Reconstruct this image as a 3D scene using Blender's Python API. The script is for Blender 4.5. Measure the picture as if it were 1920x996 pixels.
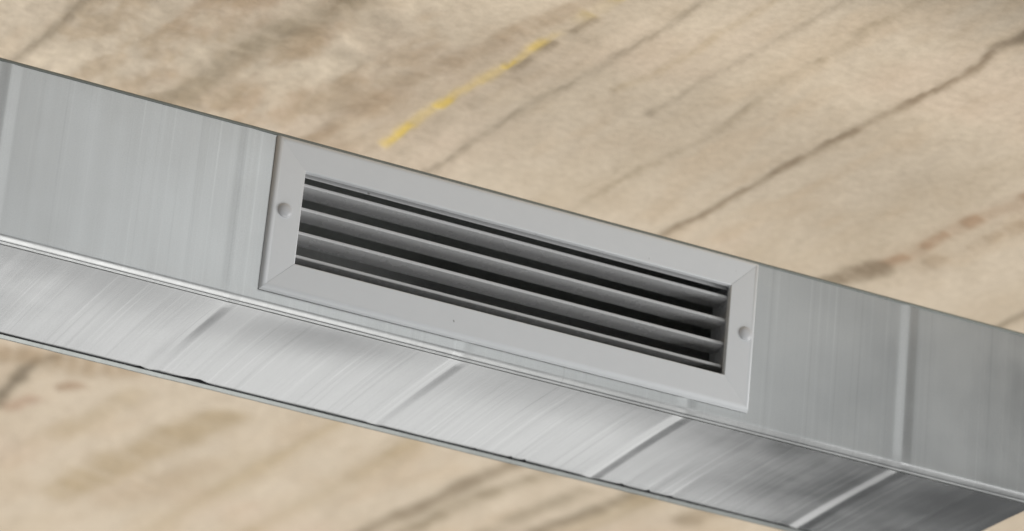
import bpy, bmesh, math, random
import numpy as np
from mathutils import Matrix, Vector

for o in list(bpy.data.objects):
    bpy.data.objects.remove(o)
SC = bpy.context.scene
COL = SC.collection

# ------------------------------------------------------------------ camera
cam_d = bpy.data.cameras.new("camera")
cam = bpy.data.objects.new("camera", cam_d)
COL.objects.link(cam)
M3 = Matrix(((0.90484423, -0.23810956, -0.35293166),
             (-0.41610118, -0.31917803, -0.85146062),
             (0.09009288, 0.91729451, -0.38788407)))
cam.matrix_world = Matrix.Translation((-0.96648, -2.8293, -1.21588)) @ M3.to_4x4()
cam_d.sensor_fit = 'HORIZONTAL'
cam_d.sensor_width = 36.0
cam_d.lens = 7940.05 / 1920 * 36
cam_d.clip_start = 0.05
cam_d.clip_end = 200
cam_d.dof.use_dof = True
cam_d.dof.focus_distance = 3.24
cam_d.dof.aperture_fstop = 6.0
SC.camera = cam

# ------------------------------------------------------------------ world + lamps
W_ = bpy.data.worlds.new("World")
SC.world = W_
W_.use_nodes = True
bg = W_.node_tree.nodes["Background"]
bg.inputs[0].default_value = (0.93, 0.97, 1.0, 1)
bg.inputs[1].default_value = 0.07


def area(name, loc, target, sx, sy, radiance, color):
    d = bpy.data.lights.new(name, 'AREA')
    d.shape = 'RECTANGLE'
    d.size, d.size_y = sx, sy
    d.energy = radiance * math.pi * sx * sy      # W for this radiance
    d.color = color
    o = bpy.data.objects.new(name, d)
    COL.objects.link(o)
    o.location = loc
    v = Vector(target) - Vector(loc)
    o.rotation_euler = v.to_track_quat('-Z', 'Y').to_euler()
    return o


# added unseen light in front of the duct, mirrored in the front sheet
area("front_sheet_fill", (1.4, -3.9, 1.6), (1.4, 0.0, 0.2), 1.8, 4.6, 1.02, (0.98, 0.99, 1.0))
# unseen low fill added in front: roll of the fold, undersides of the louvres
area("fold_fill", (0.35, -1.2, -2.4), (0.2, 0.0, 0.0), 1.5, 1.4, 3.0, (1.0, 0.99, 0.975))
# out-of-view light added at the right: models the frame, the louvre noses and the screw caps
area("right_fill", (4.0, -2.3, -0.9), (0.3, 0.0, 0.05), 1.9, 1.9, 8.5, (1.0, 0.995, 0.99))
# unseen light added below and behind the duct for the bottom sheet to mirror
area("bottom_sheet_fill", (1.08, 2.35, -1.15), (1.08, 2.35, 0.3), 1.32, 2.15, 0.88, (1.0, 0.995, 0.985))
# added far fill, no visible source, lights the ceiling from below and behind
area("ceiling_fill", (-6.0, 12.0, -6.5), (0.4, 0.5, 0.3), 4.5, 4.5, 48.0, (1.0, 0.985, 0.97))

vs = SC.view_settings
vs.view_transform = 'Standard'
vs.look = 'None'
vs.exposure = 0.0
vs.gamma = 1.0
vs.use_curve_mapping = False
SC.render.resolution_x, SC.render.resolution_y = 1024, 531


# ------------------------------------------------------------------ helpers
def mesh_obj(name, verts, faces, mat, parent=None, smooth=False, kind=None):
    me = bpy.data.meshes.new(name)
    me.from_pydata([tuple(v) for v in verts], [], [tuple(f) for f in faces])
    me.update()
    if smooth:
        me.polygons.foreach_set("use_smooth", [True] * len(me.polygons))
    if mat:
        me.materials.append(mat)
    o = bpy.data.objects.new(name, me)
    COL.objects.link(o)
    if parent:
        o.parent = parent
    if kind:
        o["kind"] = kind
    return o


def fix_normals(o):
    bm = bmesh.new()
    bm.from_mesh(o.data)
    bmesh.ops.recalc_face_normals(bm, faces=bm.faces)
    bm.to_mesh(o.data)
    bm.free()
    return o


def thing(name, label, cat, loc):
    o = bpy.data.objects.new(name, None)
    o.empty_display_size = 0.02
    COL.objects.link(o)
    o.location = loc
    o["label"] = label
    o["category"] = cat
    return o


class NT:
    def __init__(s, name):
        s.m = bpy.data.materials.new(name)
        s.m.use_nodes = True
        s.t = s.m.node_tree
        s.p = s.t.nodes["Principled BSDF"]

    def n(s, typ, **kw):
        nd = s.t.nodes.new(typ)
        for k, v in kw.items():
            if isinstance(v, (int, float, str, bool)) and hasattr(nd, k):
                setattr(nd, k, v)
        return nd

    def link(s, a, b):
        s.t.links.new(a, b)

    def math(s, op, a, b=None, clamp=False):
        nd = s.t.nodes.new("ShaderNodeMath")
        nd.operation = op
        nd.use_clamp = clamp
        for i, v in enumerate((a, b)):
            if v is None:
                continue
            if isinstance(v, (int, float)):
                nd.inputs[i].default_value = v
            else:
                s.link(v, nd.inputs[i])
        return nd.outputs[0]

    def noise(s, vec, scale, detail=2, rough=0.5, dim='3D', w=None):
        nd = s.t.nodes.new("ShaderNodeTexNoise")
        nd.noise_dimensions = dim
        if dim == '1D':
            s.link(w, nd.inputs["W"])
        else:
            s.link(vec, nd.inputs["Vector"])
        nd.inputs["Scale"].default_value = scale
        nd.inputs["Detail"].default_value = detail
        nd.inputs["Roughness"].default_value = rough
        return nd.outputs["Fac"]

    def mapr(s, v, a, b, c, d):
        nd = s.t.nodes.new("ShaderNodeMapRange")
        s.link(v, nd.inputs[0])
        for i, q in enumerate((a, b, c, d)):
            nd.inputs[i + 1].default_value = q
        return nd.outputs[0]

    def ramp(s, v, stops):
        nd = s.t.nodes.new("ShaderNodeValToRGB")
        cr = nd.color_ramp
        while len(cr.elements) < len(stops):
            cr.elements.new(0.5)
        for e, (p, c) in zip(cr.elements, stops):
            e.position = p
            e.color = (*c, 1)
        s.link(v, nd.inputs[0])
        return nd.outputs[0]


# ------------------------------------------------------------------ materials
def zinc(name, base, rough, streak=1.0, metal=0.93):
    t = NT(name)
    geo = t.n("ShaderNodeNewGeometry")
    sep = t.n("ShaderNodeSeparateXYZ")
    t.link(geo.outputs["Position"], sep.inputs[0])
    x = sep.outputs[0]
    # rolled-sheet streaks run across the duct: noise that changes along x,
    # and only slowly across the sheet
    mp = t.n("ShaderNodeMapping")
    mp.inputs["Scale"].default_value = (1, 0.004, 0.004)
    t.link(geo.outputs["Position"], mp.inputs[0])
    s1 = t.noise(mp.outputs[0], 85, 4, 0.62)
    s2 = t.noise(mp.outputs[0], 480, 2, 0.5)
    g1 = t.noise(geo.outputs["Position"], 900, 2, 0.6)
    g2 = t.noise(geo.outputs["Position"], 14, 3, 0.55)
    g3 = t.noise(geo.outputs["Position"], 2600, 1, 0.5)
    st = t.math('ADD', t.math('MULTIPLY', s1, 0.75), t.math('MULTIPLY', s2, 0.25))
    # scratch
    sc = t.math('SUBTRACT', 1.0, t.math('MULTIPLY', t.math('ABSOLUTE', t.math('SUBTRACT', x, 0.6335)), 3500), True)
    col = t.ramp(t.math('ADD', t.math('MULTIPLY', g2, 0.6), t.math('MULTIPLY', g1, 0.4)),
                 [(0.3, tuple(c * 0.92 for c in base)), (0.7, tuple(min(1, c * 1.06) for c in base))])
    # rolling marks: a few thin pale lines and rarer dull ones, and a fine zinc grain
    s3 = t.noise(mp.outputs[0], 210, 3, 0.7)
    s4 = t.noise(geo.outputs["Position"], 9, 2, 0.5)
    pale = t.math('MULTIPLY', t.mapr(s3, 0.54, 0.72, 0, 0.30), t.mapr(s4, 0.36, 0.62, 0.15, 1.0))
    dull = t.math('MULTIPLY', t.mapr(s3, 0.44, 0.30, 0, 0.26), t.mapr(s4, 0.62, 0.40, 0.25, 1.0))
    grain = t.mapr(g3, 0.25, 0.75, -0.07, 0.07)
    k = t.math('ADD', t.math('ADD', 1.0, grain), t.math('MULTIPLY', t.math('SUBTRACT', pale, dull), 0.9 * streak + 0.15))
    vm = t.n("ShaderNodeVectorMath")
    vm.operation = 'SCALE'
    t.link(col, vm.inputs[0])
    t.link(k, vm.inputs["Scale"])
    t.link(vm.outputs[0], t.p.inputs["Base Color"])
    t.p.inputs["Metallic"].default_value = metal
    r = t.math('ADD', t.mapr(st, 0.3, 0.7, rough - 0.045 * streak, rough + 0.06 * streak),
               t.math('MULTIPLY', t.math('SUBTRACT', g2, 0.5), 0.18))
    r = t.math('ADD', r, t.math('MULTIPLY', sc, 0.10))
    t.link(r, t.p.inputs["Roughness"])
    b = t.n("ShaderNodeBump")
    b.inputs["Strength"].default_value = 1.0
    b.inputs["Distance"].default_value = 0.000035 * streak
    t.link(st, b.inputs["Height"])
    b2 = t.n("ShaderNodeBump")
    b2.inputs["Strength"].default_value = 0.03
    b2.inputs["Distance"].default_value = 0.00006
    t.link(t.math('ADD', g1, t.math('MULTIPLY', g3, 0.6)), b2.inputs["Height"])
    t.link(b.outputs[0], b2.inputs["Normal"])
    t.link(b2.outputs[0], t.p.inputs["Normal"])
    return t.m


def paint(name, base, rough=0.42):
    t = NT(name)
    tc = t.n("ShaderNodeNewGeometry")
    g = t.noise(tc.outputs["Position"], 60, 4, 0.6)
    f = t.noise(tc.outputs["Position"], 1500, 2, 0.6)
    sp = t.noise(tc.outputs["Position"], 210, 1, 0.4)
    col = t.ramp(g, [(0.3, tuple(c * 0.985 for c in base)), (0.7, tuple(c * 1.01 for c in base))])
    mx = t.n("ShaderNodeMix")
    mx.data_type = 'RGBA'
    t.link(t.mapr(sp, 0.80, 0.84, 0, 0.6), mx.inputs[0])
    t.link(col, mx.inputs[6])
    mx.inputs[7].default_value = (0.12, 0.11, 0.10, 1)
    t.link(mx.outputs[2], t.p.inputs["Base Color"])
    t.link(t.mapr(g, 0.3, 0.7, rough - 0.04, rough + 0.06), t.p.inputs["Roughness"])
    b = t.n("ShaderNodeBump")
    b.inputs["Strength"].default_value = 0.25
    b.inputs["Distance"].default_value = 0.0001
    t.link(f, b.inputs["Height"])
    t.link(b.outputs[0], t.p.inputs["Normal"])
    return t.m


M_FRONT = zinc("galvanised_front", (0.635, 0.65, 0.64), 0.33, 0.42)
M_BOTTOM = zinc("galvanised_bottom", (0.66, 0.665, 0.66), 0.175, 0.65)
M_FOLD = zinc("galvanised_fold", (0.62, 0.63, 0.625), 0.40, 0.5)
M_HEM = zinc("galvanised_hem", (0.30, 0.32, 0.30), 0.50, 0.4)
M_LIP = zinc("galvanised_lip", (0.58, 0.60, 0.58), 0.42, 0.4)
M_RLIP = zinc("galvanised_rear_lip", (0.50, 0.52, 0.50), 0.46, 0.4)
M_BACK = zinc("galvanised_inner", (0.66, 0.67, 0.66), 0.55, 0.4, 0.1)
M_SCREW = paint("screw_cap_paint", (0.66, 0.67, 0.68), 0.34)
M_PAINT = paint("grey_paint", (0.83, 0.85, 0.86))
M_SLAT = paint("louvre_paint", (0.62, 0.625, 0.63), 0.26)


def ceiling_mat():
    t = NT("raw_concrete")
    at = t.n("ShaderNodeAttribute")
    at.attribute_name = "stain"
    geo = t.n("ShaderNodeNewGeometry")
    g = t.noise(geo.outputs["Position"], 120, 5, 0.65)
    mx = t.n("ShaderNodeMix")
    mx.data_type = 'RGBA'
    mx.blend_type = 'MULTIPLY'
    mx.inputs[0].default_value = 1.0
    t.link(at.outputs["Color"], mx.inputs[6])
    t.link(t.ramp(g, [(0.25, (0.86, 0.85, 0.83)), (0.75, (1.10, 1.10, 1.10))]), mx.inputs[7])
    t.link(mx.outputs[2], t.p.inputs["Base Color"])
    t.p.inputs["Roughness"].default_value = 0.88
    t.p.inputs["Specular IOR Level"].default_value = 0.25
    b = t.n("ShaderNodeBump")
    b.inputs["Strength"].default_value = 0.22
    b.inputs["Distance"].default_value = 0.003
    t.link(g, b.inputs["Height"])
    t.link(b.outputs[0], t.p.inputs["Normal"])
    return t.m


M_CEIL = ceiling_mat()


# ------------------------------------------------------------------ numpy noise
def vnoise(x, y, seed):
    xi, yi = np.floor(x).astype(np.int64), np.floor(y).astype(np.int64)
    fx, fy = x - xi, y - yi
    fx = fx * fx * (3 - 2 * fx)
    fy = fy * fy * (3 - 2 * fy)

    def h(a, b):
        n = (a * 374761393 + b * 668265263 + seed * 974634777) & 0x7fffffff
        n = ((n ^ (n >> 13)) * 1274126177) & 0x7fffffff
        n = ((n ^ (n >> 16)) * 668265263) & 0x7fffffff
        return ((n ^ (n >> 15)) & 0xffff) / 65535.0
    a = h(xi, yi) * (1 - fx) + h(xi + 1, yi) * fx
    b = h(xi, yi + 1) * (1 - fx) + h(xi + 1, yi + 1) * fx
    return a * (1 - fy) + b * fy


def fbm(x, y, seed, oct=4, gain=0.5):
    s, a, t = 0, 1, 0
    for i in range(oct):
        s = s + a * vnoise(x * 2 ** i + 17.3 * i, y * 2 ** i + 9.1 * i, seed + i)
        t += a
        a *= gain
    return s / t


# ------------------------------------------------------------------ ceiling (structure)
ZC = 0.332


def build_ceiling():
    xs = np.concatenate([np.linspace(-2.4, -0.45, 40)[:-1], np.arange(-0.45, 1.40, 0.004), np.linspace(1.40, 3.2, 36)[1:]])
    ys = np.concatenate([np.arange(-0.32, 1.00, 0.004), np.arange(1.0, 1.9, 0.006), np.linspace(1.9, 4.2, 60)])
    X, Y = np.meshgrid(xs, ys)
    x, y = X.ravel(), Y.ravel()
    # warp so that edges of marks are ragged
    wx = x + 0.010 * (fbm(x * 22, y * 9, 5, 4) - .5) + 0.004 * (fbm(x * 90, y * 60, 15, 3) - .5)
    wy = y + 0.03 * (fbm(x * 15, y * 8, 6, 3) - .5)

    def dist(poly):
        """distance to a line and position along it (0..1)"""
        best = np.full(x.shape, 9.0)
        pos = np.zeros(x.shape)
        L = [0.0]
        for a, b in zip(poly, poly[1:]):
            L.append(L[-1] + math.dist(a, b))
        for k, (a, b) in enumerate(zip(poly, poly[1:])):
            dx, dy = b[0] - a[0], b[1] - a[1]
            l2 = dx * dx + dy * dy
            t = np.clip(((wx - a[0]) * dx + (wy - a[1]) * dy) / l2, 0, 1)
            d = np.hypot(wx - a[0] - t * dx, wy - a[1] - t * dy)
            m = d < best
            best = np.where(m, d, best)
            pos = np.where(m, (L[k] + t * (L[k + 1] - L[k])) / L[-1], pos)
        return best, pos

    base = np.array([0.59, 0.50, 0.385])
    col = np.tile(base, (len(x), 1))
    z = np.zeros(len(x))

    def mix(mask, c):
        nonlocal col
        m = np.clip(mask, 0, 1)[:, None]
        col = col * (1 - m) + np.array(c) * m

    ss = lambda a, b, v: np.clip((v - a) / (b - a), 0, 1) ** 2 * (3 - 2 * np.clip((v - a) / (b - a), 0, 1))
    # local coordinates along / across the board marks
    u = wx + 0.09 * wy
    lft = 1 - ss(0.13, 0.30, u)                      # rougher, dirtier part
    n1 = fbm(u * 11, wy * 3.0, 21, 5, 0.55)
    n2 = fbm(u * 26, wy * 8, 31, 4, 0.55)
    n3 = fbm(u * 7, wy * 5, 41, 4)
    n4 = fbm(u * 60, wy * 22, 51, 4, 0.6)
    mix((0.22 + 0.15 * lft) * ss(0.50, 0.72, n1), (0.43, 0.335, 0.215))
    mix(0.35 * ss(0.52, 0.75, n3), (0.60, 0.47, 0.36))
    mix(0.22 * ss(0.55, 0.78, n2), (0.50, 0.36, 0.22))
    mix(0.24 * ss(0.55, 0.8, n4), (0.42, 0.34, 0.24))
    n5 = fbm(u * 34, wy * 16, 61, 5, 0.6)
    mix(lft * 0.40 * ss(0.46, 0.66, n2), (0.40, 0.275, 0.17))
    mix((0.12 + 0.38 * lft) * ss(0.50, 0.66, n5), (0.42, 0.315, 0.20))
    mix((0.15 + 0.45 * lft) * ss(0.50, 0.34, n5), (0.66, 0.565, 0.435))
    mix(lft * 0.40 * ss(0.50, 0.72, n4), (0.62, 0.53, 0.42))
    z += 0.010 * (n1 - .5) + 0.006 * (n2 - .5) * (0.4 + lft) + 0.0035 * (n4 - .5) * (0.3 + lft)

    DK, BR, YL, OC = (0.15, 0.115, 0.07), (0.30, 0.20, 0.11), (0.72, 0.53, 0.15), (0.36, 0.26, 0.12)

    def crack(poly, w, s, c=DK, a=0.0, b=1.0, halo=3.0, hs=0.25, seed=1, deep=0.0012, breakup=0.5):
        d, p = dist(poly)
        win = ss(a - .06, a + .06, p) * (1 - ss(b - .06, b + .06, p)) if (a > 0 or b < 1) else 1.0
        br = 1 - breakup * ss(0.42, 0.62, fbm(p * 22, x * 0, seed + 70, 3))
        wid = w * (0.6 + 0.9 * fbm(p * 13, x * 0 + 3, seed + 80, 3))
        m = (1 - ss(wid * 0.35, wid * 1.15, d)) * win * br
        mix(hs * (1 - ss(0, w * halo, d)) * win, tuple(0.5 * k + 0.5 * q for k, q in zip(c, base)))
        mix(s * 0.88 * m, c)
        nonlocal z
        z += deep * m

    yl = [(0.236, 0.395), (0.237, 0.349), (0.243, 0.258), (0.256, 0.185), (0.265, 0.11), (0.273, 0.064), (0.279, 0.016), (0.29, -0.1)]
    l2 = [(0.28, 0.50), (0.293, 0.391), (0.306, 0.236), (0.318, 0.175), (0.328, 0.072), (0.337, -0.021), (0.35, -0.2)]
    l3 = [(0.352, 0.161), (0.362, 0.119), (0.375, 0.053), (0.381, -0.023), (0.40, -0.2)]
    l4 = [(0.400, 0.19), (0.409, 0.126), (0.417, 0.043), (0.426, -0.014), (0.437, -0.095), (0.445, -0.2)]
    l5 = [(0.425, 0.46), (0.443, 0.344), (0.454, 0.263), (0.464, 0.191), (0.462, 0.074), (0.474, -0.005), (0.477, -0.065), (0.488, -0.135), (0.5, -0.3)]
    l6 = [(0.51, 0.54), (0.52, 0.454), (0.532, 0.368), (0.538, 0.31), (0.548, 0.213), (0.564, 0.073), (0.575, 0.011), (0.583, -0.06), (0.579, -0.097), (0.587, -0.12), (0.61, -0.35)]
    l7 = [(0.700, 0.44), (0.716, 0.4), (0.725, 0.361), (0.737, 0.315), (0.734, 0.276), (0.744, 0.212), (0.756, 0.16), (0.80, -0.1)]
    l8 = [(0.035, 0.47), (0.045, 0.402), (0.052, 0.336), (0.059, 0.27), (0.069, 0.223), (0.088, 0.183), (0.096, 0.138), (0.13, -0.1)]
    crack(l8, 0.016, 0.55, (0.22, 0.17, 0.10), halo=2.6, hs=0.5, seed=2, breakup=0.55)
    crack([(0.30, -0.1), (0.20, 0.25), (0.17, 0.45)], 0.012, 0.4, BR, halo=3, hs=0.2, seed=12)
    crack(yl, 0.0058, 1.15, YL, 0.0, 0.58, halo=2.0, hs=0.25, seed=3, breakup=0.62, deep=-0.002)
    crack([(q[0] + 0.009, q[1]) for q in yl], 0.006, 0.8, (0.27, 0.21, 0.14), 0.40, 0.95, halo=2, hs=0.2, seed=4, breakup=0.9)
    crack(yl, 0.008, 0.85, (0.50, 0.36, 0.06), 0.70, 0.95, halo=1.5, hs=0.1, seed=5, breakup=0.9)
    crack([(q[0] + 0.022, q[1]) for q in yl], 0.010, 0.35, (0.42, 0.35, 0.26), halo=2, hs=0.2, seed=6, breakup=0.8)
    crack(l2, 0.0042, 0.44, (0.19, 0.15, 0.10), halo=3.5, hs=0.28, seed=7, breakup=0.6)
    crack(l3, 0.0040, 0.22, OC, halo=3, hs=0.2, seed=8)
    crack(l4, 0.0036, 0.20, DK, halo=3, hs=0.2, seed=9)
    crack(l5, 0.0046, 0.30, (0.25, 0.19, 0.11), halo=3, hs=0.25, seed=10, breakup=0.7)
    crack(l6, 0.0050, 0.74, (0.20, 0.14, 0.08), halo=2.5, hs=0.3, seed=11, breakup=0.5)
    crack(l6, 0.008, 0.85, (0.12, 0.09, 0.055), 0.72, 0.82, halo=2, hs=0.2, seed=14, breakup=0.3)
    crack(l7, 0.011, 0.78, (0.34, 0.21, 0.12), 0.1, 1.0, halo=2.4, hs=0.4, seed=13, breakup=0.7)
    crack([(0.700, 0.44), (0.724, 0.37)], 0.018, 0.85, (0.19, 0.14, 0.085), halo=1.8, hs=0.3, seed=19, breakup=0.4)
    crack([(0.755, 0.34), (0.78, 0.20), (0.80, 0.05)], 0.010, 0.4, BR, halo=2.4, hs=0.3, seed=29, breakup=0.8)
    # far part, seen below the duct
    crack([(0.625, 1.42), (0.631, 1.343), (0.649, 1.209), (0.654, 1.165), (0.666, 1.082), (0.70, 0.85)], 0.013, 0.75, (0.20, 0.15, 0.09), halo=2.2, hs=0.35, seed=16, breakup=0.3)
    crack([(0.66, 1.40), (0.67, 1.303), (0.679, 1.193), (0.7, 1.103), (0.73, 0.9)], 0.013, 0.62, (0.22, 0.17, 0.10), halo=2.2, hs=0.35, seed=17, breakup=0.5)
    crack([(0.77, 1.34), (0.792, 1.202), (0.803, 1.136), (0.812, 1.078), (0.822, 1.047)], 0.015, 0.75, (0.18, 0.14, 0.085), halo=2.2, hs=0.4, seed=18, breakup=0.5)
    crack([(0.74, 1.30), (0.75, 1.17), (0.765, 1.08)], 0.014, 0.45, (0.24, 0.19, 0.12), halo=2.2, hs=0.4, seed=28, breakup=0.6)
    crack([(0.90, 1.10), (0.92, 1.0), (0.95, 0.9)], 0.016, 0.55, (0.24, 0.18, 0.11), halo=2.2, hs=0.4, seed=38, breakup=0.5)
    crack([(0.155, 1.241), (0.149, 1.197), (0.144, 1.133), (0.148, 1.097), (0.162, 1.069)], 0.010, 0.85, (0.13, 0.10, 0.06), halo=2.2, hs=0.4, seed=20, breakup=0.2)
    crack([(0.193, 1.143), (0.201, 1.127)], 0.012, 0.7, (0.30, 0.18, 0.10), halo=2, hs=0.3, seed=21, breakup=0.1)
    crack([(0.17, 1.24), (0.18, 1.20)], 0.012, 0.5, (0.34, 0.20, 0.13), halo=2, hs=0.3, seed=25, breakup=0.1)
    crack([(0.298, 1.471), (0.312, 1.383), (0.325, 1.297), (0.343, 1.197), (0.36, 1.129)], 0.030, 0.65, (0.36, 0.265, 0.14), halo=1.8, hs=0.3, seed=22, breakup=0.4)
    crack([(0.24, 1.30), (0.255, 1.20), (0.262, 1.12)], 0.018, 0.35, (0.37, 0.275, 0.15), halo=1.8, hs=0.3, seed=23, breakup=0.5)
    crack([(0.10, 1.10), (0.17, 1.08), (0.23, 1.06)], 0.030, 0.6, (0.33, 0.23, 0.13), halo=2, hs=0.3, seed=31, breakup=0.5)
    crack([(0.36, 1.45), (0.40, 1.28)], 0.028, 0.35, (0.40, 0.29, 0.17), halo=2, hs=0.3, seed=32, breakup=0.5)
    crack([(0.55, 1.20), (0.57, 1.08)], 0.022, 0.35, (0.40, 0.29, 0.17), halo=2, hs=0.3, seed=33, breakup=0.5)
    for k in range(26):                                # further faint board joints to either side
        px = -2.2 + 0.21 * k + 0.05 * math.sin(k * 5.3)
        if -0.05 < px + 0.0 < 0.86:
            continue
        crack([(px + 0.05, -0.5), (px - 0.10, 1.4), (px - 0.34, 4.2)], 0.006, 0.5, DK, halo=3, hs=0.25, seed=100 + k, breakup=0.6)
    for k, px in enumerate((0.47, 0.56, 0.83, 1.0)):
        crack([(px, 1.05), (px - 0.05, 1.6), (px - 0.14, 2.6), (px - 0.3, 4.2)], 0.012, 0.3, OC, halo=3, hs=0.3, seed=140 + k, breakup=0.6)

    nx, ny = len(xs), len(ys)
    idx = np.arange(nx * ny).reshape(ny, nx)
    q = np.stack([idx[:-1, :-1], idx[1:, :-1], idx[1:, 1:], idx[:-1, 1:]], -1).reshape(-1, 4)
    me = bpy.data.meshes.new("ceiling")
    me.vertices.add(len(x))
    me.vertices.foreach_set("co", np.stack([x, y, ZC + z], -1).astype(np.float32).ravel())
    me.loops.add(q.size)
    me.loops.foreach_set("vertex_index", q.astype(np.int32).ravel())
    me.polygons.add(len(q))
    me.polygons.foreach_set("loop_start", np.arange(0, q.size, 4, dtype=np.int32))
    me.polygons.foreach_set("use_smooth", np.ones(len(q), dtype=bool))
    me.update(calc_edges=True)
    ca = me.color_attributes.new("stain", 'FLOAT_COLOR', 'POINT')
    ca.data.foreach_set("color", np.concatenate([col, np.ones((len(x), 1))], 1).astype(np.float32).ravel())
    me.materials.append(M_CEIL)
    o = bpy.data.objects.new("ceiling", me)
    COL.objects.link(o)
    o["kind"] = "structure"


build_ceiling()

# ------------------------------------------------------------------ duct
X0, X1 = -1.30, 0.690
ZT, ZB, DY = 0.1320, -0.0142, 0.1785
BEADS = [-0.0215 + 0.1943 * k for k in range(-6, 4)]
duct = thing("air_duct", "rectangular galvanised steel air duct with cross creases running under the stained ceiling", "air duct", (0, 0, 0))


def bead(x, w=0.0082, h=0.00040):
    b = 0.0
    for c in BEADS:
        t = abs(x - c) / w
        if t < 1.25:
            # ridge of two flat facets, the ridge and the feet slightly rounded
            b += h * (max(0.0, 1 - t) if t > 0.12 else 0.93 - 0.4 * t * t)
    return b


def xsamples(extra=()):
    s = set(np.round(np.arange(X0, X1 + 1e-9, 0.012), 5).tolist())
    s = {v for v in s if all(abs(v - c) > 0.0115 for c in BEADS)}
    for c in BEADS:
        for t in (-1.3, -1.08, -0.92, -0.5, -0.14, 0, 0.14, 0.5, 0.92, 1.08, 1.3):
            if X0 < c + t * 0.0082 < X1:
                s.add(round(c + t * 0.0082, 5))
    s.add(X1)
    s.update(extra)
    for e in extra:
        s = {v for v in s if v == e or abs(v - e) > 0.0008}
    return sorted(s)


def bay(x):
    """position inside the bay between two creases, 0..1"""
    return ((x - BEADS[0]) / 0.1943) % 1.0


rng = random.Random(4)
WAV = [(rng.uniform(8, 26), rng.uniform(6, 30), rng.uniform(0, 6.28), rng.uniform(0.3, 1)) for _ in range(9)]


def wavy(a, b):
    return sum(k * math.sin(p * a + q * b + ph) for p, q, ph, k in WAV) / 4.5


HX0, HX1, HZ0, HZ1 = 0.0195, 0.4005, 0.0195, 0.1095     # opening cut for the grille


def front_panel():
    xs = xsamples((HX0, HX1))
    zs = [ZT - 0.0028] + [0.124, 0.116, HZ1, 0.095, 0.08, 0.065, 0.05, 0.035, HZ0, 0.012, 0.004, -0.002]
    prof = [(0.0, z, 0, -1.0, 0.0) for z in zs]          # y, z, -, normal y, normal z
    # hem that bulges a little and then rolls round to the underside
    for y, z, a in ((-0.0001, -0.0036, 0), (-0.0001, -0.0062, 2), (-0.0002, -0.0080, 8), (0.0002, -0.0089, 28),
                    (0.0009, -0.0099, 38), (0.0018, -0.0109, 42), (0.0027, -0.0118, 46), (0.0034, -0.0123, 70),
                    (0.0037, -0.0123, 120), (0.0038, -0.0120, 160), (0.0041, -0.0118, 90),
                    (0.0044, -0.0129, 40), (0.0050, -0.0136, 60), (0.0060, -0.0139, 90)):
        t = math.radians(a)
        prof.append((y, z, 0, -math.cos(t), -math.sin(t)))
    V, F = [], []
    for x in xs:
        b = bead(x)
        for y, z, _, ny, nz in prof:
            w = 0.00013 * wavy(x, z * 1.6) * (1 if z > 0 else 0.8)
            d = b * (1.0 if z > -0.003 else 0.6) + w
            V.append((x, y + ny * d, z + nz * d))
    n = len(prof)
    for i in range(len(xs) - 1):
        for j in range(n - 1):
            xm = (xs[i] + xs[i + 1]) / 2
            zm = (prof[j][1] + prof[j + 1][1]) / 2
            if HX0 < xm < HX1 and HZ0 < zm < HZ1 and prof[j][0] == 0:
                continue
            a = i * n + j
            F.append((a, a + 1, a + n + 1, a + n))
    o = mesh_obj("front_panel", V, F, M_FRONT, duct, True)
    o.data.materials.append(M_FOLD)
    for p in o.data.polygons:
        if p.center.z < -0.0082:
            p.material_index = 1
    return o


front_panel()


def back_edge(x):
    """rear edge of the bottom sheet: a fine uneven gap against the rear lip, open in places"""
    e = 0.0003 + 0.0003 * (0.5 + 0.5 * math.sin(x * 61) * math.sin(x * 23 + 1))
    if -0.0062 < x < 0.0282:
        e += 0.0005 + 0.0052 * min(1, (x + 0.0062) / 0.024)
    for c, w, h in ((-0.030, .007, .0016), (-0.018, .004, .0012), (0.172, .006, .0012), (0.262, .003, .0018),
                    (0.294, .004, .0024), (0.306, .004, .0028), (0.3955, .006, .0022), (0.420, .0045, .0026),
                    (0.441, .005, .0022), (0.52, .010, .0012), (0.545, .008, .0014), (-0.2, .01, .0012)):
        if abs(x - c) < w:
            e += 2.2 * h * (1 - abs(x - c) / w)
    return e


def bottom_panel():
    ext = [-0.0064, -0.0060, 0.0100, 0.0278, 0.0284]
    for c in (-0.030, -0.018, 0.262, 0.294, 0.306, 0.3955, 0.42, 0.441):
        ext += [round(c - 0.0035, 5), c, round(c + 0.0035, 5)]
    xs = xsamples(tuple(ext))
    ts = np.linspace(0, 1, 26)
    V, F = [], []
    for x in xs:
        b = bead(x)
        y0, y1 = 0.0056, DY - back_edge(x)
        p = math.sin(math.pi * bay(x))
        for t in ts:
            y = y0 + (y1 - y0) * t
            bow = 0.0017 * math.sin(math.pi * min(1, t * 1.02)) * (0.6 + 0.6 * p * (0.7 + 0.5 * math.sin(x * 9 + 0.8))) * (1.25 if x < 0.0 else 1.0)
            w = 0.00035 * wavy(x * 0.9 + 3, y * 1.3 + 1) * math.sin(math.pi * t) ** 0.5 if 0 < t < 1 else 0
            V.append((x, y, ZB + bow + w - 1.25 * b * (1 if t > 0.03 else 0.5)))
    n = len(ts)
    for i in range(len(xs) - 1):
        for j in range(n - 1):
            a = i * n + j
            F.append((a, a + 1, a + n + 1, a + n))
    return mesh_obj("bottom_panel", V, F, M_BOTTOM, duct, True)


bottom_panel()


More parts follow.
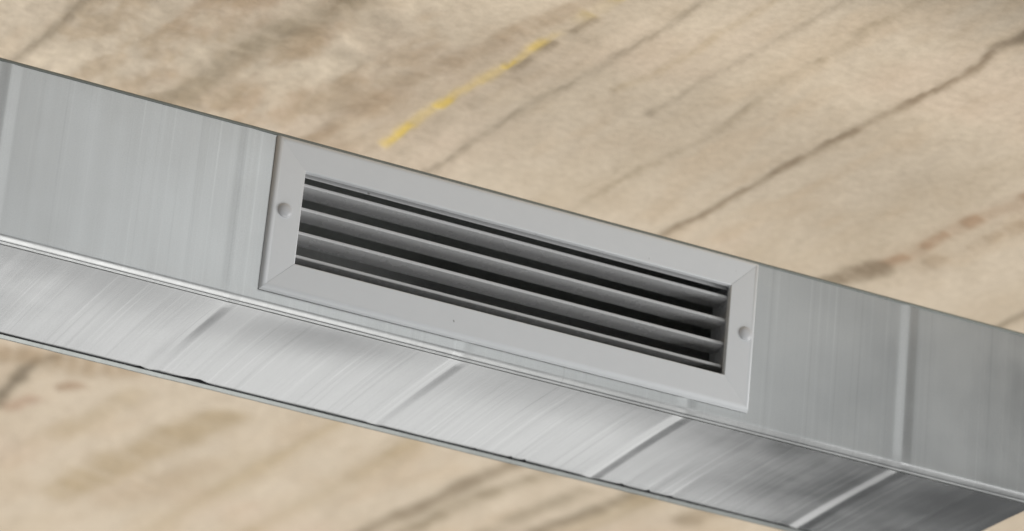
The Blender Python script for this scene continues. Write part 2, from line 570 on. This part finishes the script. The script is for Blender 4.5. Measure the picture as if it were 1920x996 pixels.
def sweep(name, prof, xs, mat, parent, wob=0.0, smooth=True, close=True, seed=0.0):
    V, F = [], []
    n = len(prof)
    for x in xs:
        w = wob * (math.sin(x * 37 + seed) + 0.6 * math.sin(x * 91 + seed * 2) + 0.4 * math.sin(x * 213))
        for y, z in prof:
            V.append((x, y + w * 0.4, z + w))
    for i in range(len(xs) - 1):
        for j in range(n if close else n - 1):
            k = (j + 1) % n
            F.append((i * n + j, i * n + k, (i + 1) * n + k, (i + 1) * n + j))
    if close:
        F.append(tuple(range(n)))
        F.append(tuple((len(xs) - 1) * n + k for k in range(n))[::-1])
    return fix_normals(mesh_obj(name, V, F, mat, parent, smooth))


XL = np.linspace(X0, X1, 260)
# rear lip: turned-down edge of the back sheet, seen edge-on under the bottom sheet
sweep("rear_lip", [(DY + 0.0006, -0.0125), (DY + 0.0006, -0.0146), (DY + 0.0028, -0.0170), (DY + 0.0034, -0.0173), (DY + 0.0040, -0.0170), (DY + 0.0040, -0.0125)],
      XL, M_RLIP, duct, 0.00013, False)
# folded hem along the top of the front sheet
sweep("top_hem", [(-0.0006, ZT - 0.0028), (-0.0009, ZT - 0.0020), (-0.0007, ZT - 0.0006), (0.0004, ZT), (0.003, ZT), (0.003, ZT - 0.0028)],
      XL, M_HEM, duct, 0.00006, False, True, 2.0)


def plate(name, pts, mat):
    return mesh_obj(name, pts, [(0, 1, 2, 3)], mat, duct)


plate("top_panel", [(X0, 0.0032, ZT - 0.0012), (X1, 0.0032, ZT - 0.0012), (X1, DY, ZT - 0.0012), (X0, DY, ZT - 0.0012)], M_LIP)
plate("back_panel", [(X0, DY + 0.0002, -0.0144), (X1, DY + 0.0002, -0.0144), (X1, DY + 0.0002, ZT), (X0, DY + 0.0002, ZT)], M_BACK)
M_GAP_SHADE = paint("gap_shade", (0.035, 0.035, 0.037), 0.7)
plate("rear_gap_shade", [(X0, DY - 0.0002, -0.0150), (X1, DY - 0.0002, -0.0150), (X1, DY - 0.0002, -0.0060), (X0, DY - 0.0002, -0.0060)], M_GAP_SHADE)  # near-black strip painted in as the shade inside the rear gap
for xx in (X0 + 0.001, X1 - 0.0012):
    plate("end_cap", [(xx, 0.0006, -0.010), (xx, DY - 0.003, -0.0105), (xx, DY - 0.002, ZT - 0.002), (xx, 0.0006, ZT - 0.003)], M_LIP)

# ------------------------------------------------------------------ grille
GW, GH = 0.4200, 0.12874
IX, IZ = 0.02522, 0.02581
grille = thing("vent_grille", "light grey framed rectangular vent grille with four horizontal louvres screwed to the duct side", "vent grille", (GW / 2, 0, 0))


def P_(v):
    return (v[0] - GW / 2, v[1], v[2])


# rail cross-section: (share of the rail width from the outer edge, height off the duct)
RP = [(0.0, 0.0004), (0.006, 0.0014), (0.024, 0.0026), (0.055, 0.0035), (0.10, 0.0042), (0.155, 0.0045), (0.20, 0.0046),
      (0.955, 0.0046), (0.985, 0.0044), (1.0, 0.0040), (1.0, 0.0010)]


def rail(side):
    g = 0.00012
    V = []
    for end in (0, 1):
        for t, h in RP:
            a, b = t * IX, t * IZ
            if side in "BT":
                x = a + g if end == 0 else GW - a - g
                z = b if side == "B" else GH - b
            else:
                z = b + g if end == 0 else GH - b - g
                x = a if side == "L" else GW - a
            V.append(P_((x, -h * 1.2, z)))
    n = len(RP)
    F = [(j, j + 1, n + j + 1, n + j) for j in range(n - 1)]
    F.append(tuple(range(n)))
    F.append(tuple(n + k for k in range(n))[::-1])
    o = fix_normals(mesh_obj("frame_rail", V, F, M_PAINT, grille, True))
    m = o.modifiers.new("ws", 'WEIGHTED_NORMAL')
    return o


for s in "BTLR":
    rail(s)

# sleeve behind the frame that carries the louvres
def box_vf(x0, x1, y0, y1, z0, z1):
    v = [(x0, y0, z0), (x1, y0, z0), (x1, y1, z0), (x0, y1, z0), (x0, y0, z1), (x1, y0, z1), (x1, y1, z1), (x0, y1, z1)]
    f = [(0, 3, 2, 1), (4, 5, 6, 7), (0, 1, 5, 4), (1, 2, 6, 5), (2, 3, 7, 6), (3, 0, 4, 7)]
    return v, f


def bevel_box(name, b, mat, bev=0.0003):
    v, f = box_vf(*b)
    o = mesh_obj(name, [P_(q) for q in v], f, mat, grille)
    bm = bmesh.new()
    bm.from_mesh(o.data)
    bmesh.ops.bevel(bm, geom=bm.edges[:], offset=bev, segments=1, affect='EDGES')
    bm.to_mesh(o.data)
    bm.free()
    return o


SX0, SX1, SZ0, SZ1 = 0.0226, 0.3974, 0.0238, 0.1070
bevel_box("side_plate", (SX0 - 0.0014, SX0, 0.0006, 0.030, SZ0 - 0.001, SZ1 + 0.001), M_SLAT)
bevel_box("side_plate", (SX1, SX1 + 0.0014, 0.0006, 0.030, SZ0 - 0.001, SZ1 + 0.001), M_SLAT)
bevel_box("top_lip", (SX0, SX1, 0.0030, 0.0040, 0.1018, 0.1080), M_SLAT)
bevel_box("bottom_lip", (SX0, SX1, 0.0030, 0.0040, 0.0212, 0.0262), M_SLAT)

SLAT_Z = (0.0946, 0.0747, 0.0545, 0.0348)


def make_slat():
    prof = [(0.0005, 0.0), (0.0006, 0.0009), (0.0012, 0.0013), (0.0030, 0.0013), (0.0042, 0.0006), (0.0250, 0.0004),
            (0.0254, 0.0), (0.0250, -0.0007), (0.0036, -0.0005), (0.0030, -0.0011), (0.0020, -0.0013), (0.0010, -0.0012), (0.0006, -0.0008)]
    xs = np.linspace(SX0 + 0.0002, SX1 - 0.0002, 3)
    V, F = [], []
    n = len(prof)
    for x in xs:
        for y, z in prof:
            V.append((x - GW / 2, y, z))
    for i in range(len(xs) - 1):
        for j in range(n):
            k = (j + 1) % n
            F.append((i * n + j, i * n + k, (i + 1) * n + k, (i + 1) * n + j))
    F.append(tuple(range(n)))
    F.append(tuple((len(xs) - 1) * n + k for k in range(n))[::-1])
    o = fix_normals(mesh_obj("louvre_slat", V, F, M_SLAT, grille, False))
    return o


slat = make_slat()
for i, z in enumerate(SLAT_Z):
    o = slat if i == 0 else slat.copy()
    if i:
        COL.objects.link(o)
        o.parent = grille
    o.location = (0, 0, z)
    o.rotation_euler = (math.radians((-0.6, 0.4, -0.3, 0.2)[i]), 0, 0)


def make_screw():
    R, H = 0.0060, 0.0029
    rings = [(1.0, 0.0), (1.0, 0.12), (0.96, 0.30), (0.86, 0.52), (0.70, 0.72), (0.48, 0.88), (0.24, 0.97)]
    N = 32
    V, F = [], []
    for r, h in rings:
        for k in range(N):
            a = 2 * math.pi * k / N
            V.append((R * r * math.cos(a), -H * h, R * r * math.sin(a)))
    for i in range(len(rings) - 1):
        for k in range(N):
            F.append((i * N + k, i * N + (k + 1) % N, (i + 1) * N + (k + 1) % N, (i + 1) * N + k))
    V.append((0, -H, 0))
    for k in range(N):
        F.append(((len(rings) - 1) * N + k, (len(rings) - 1) * N + (k + 1) % N, len(V) - 1))
    return fix_normals(mesh_obj("screw_cap", V, F, M_SCREW, grille, True))


sc = make_screw()
sc.location = P_((0.0120, -0.0053, 0.0667))
s2 = sc.copy()
COL.objects.link(s2)
s2.parent = grille
s2.location = P_((0.4109, -0.0053, 0.0647))
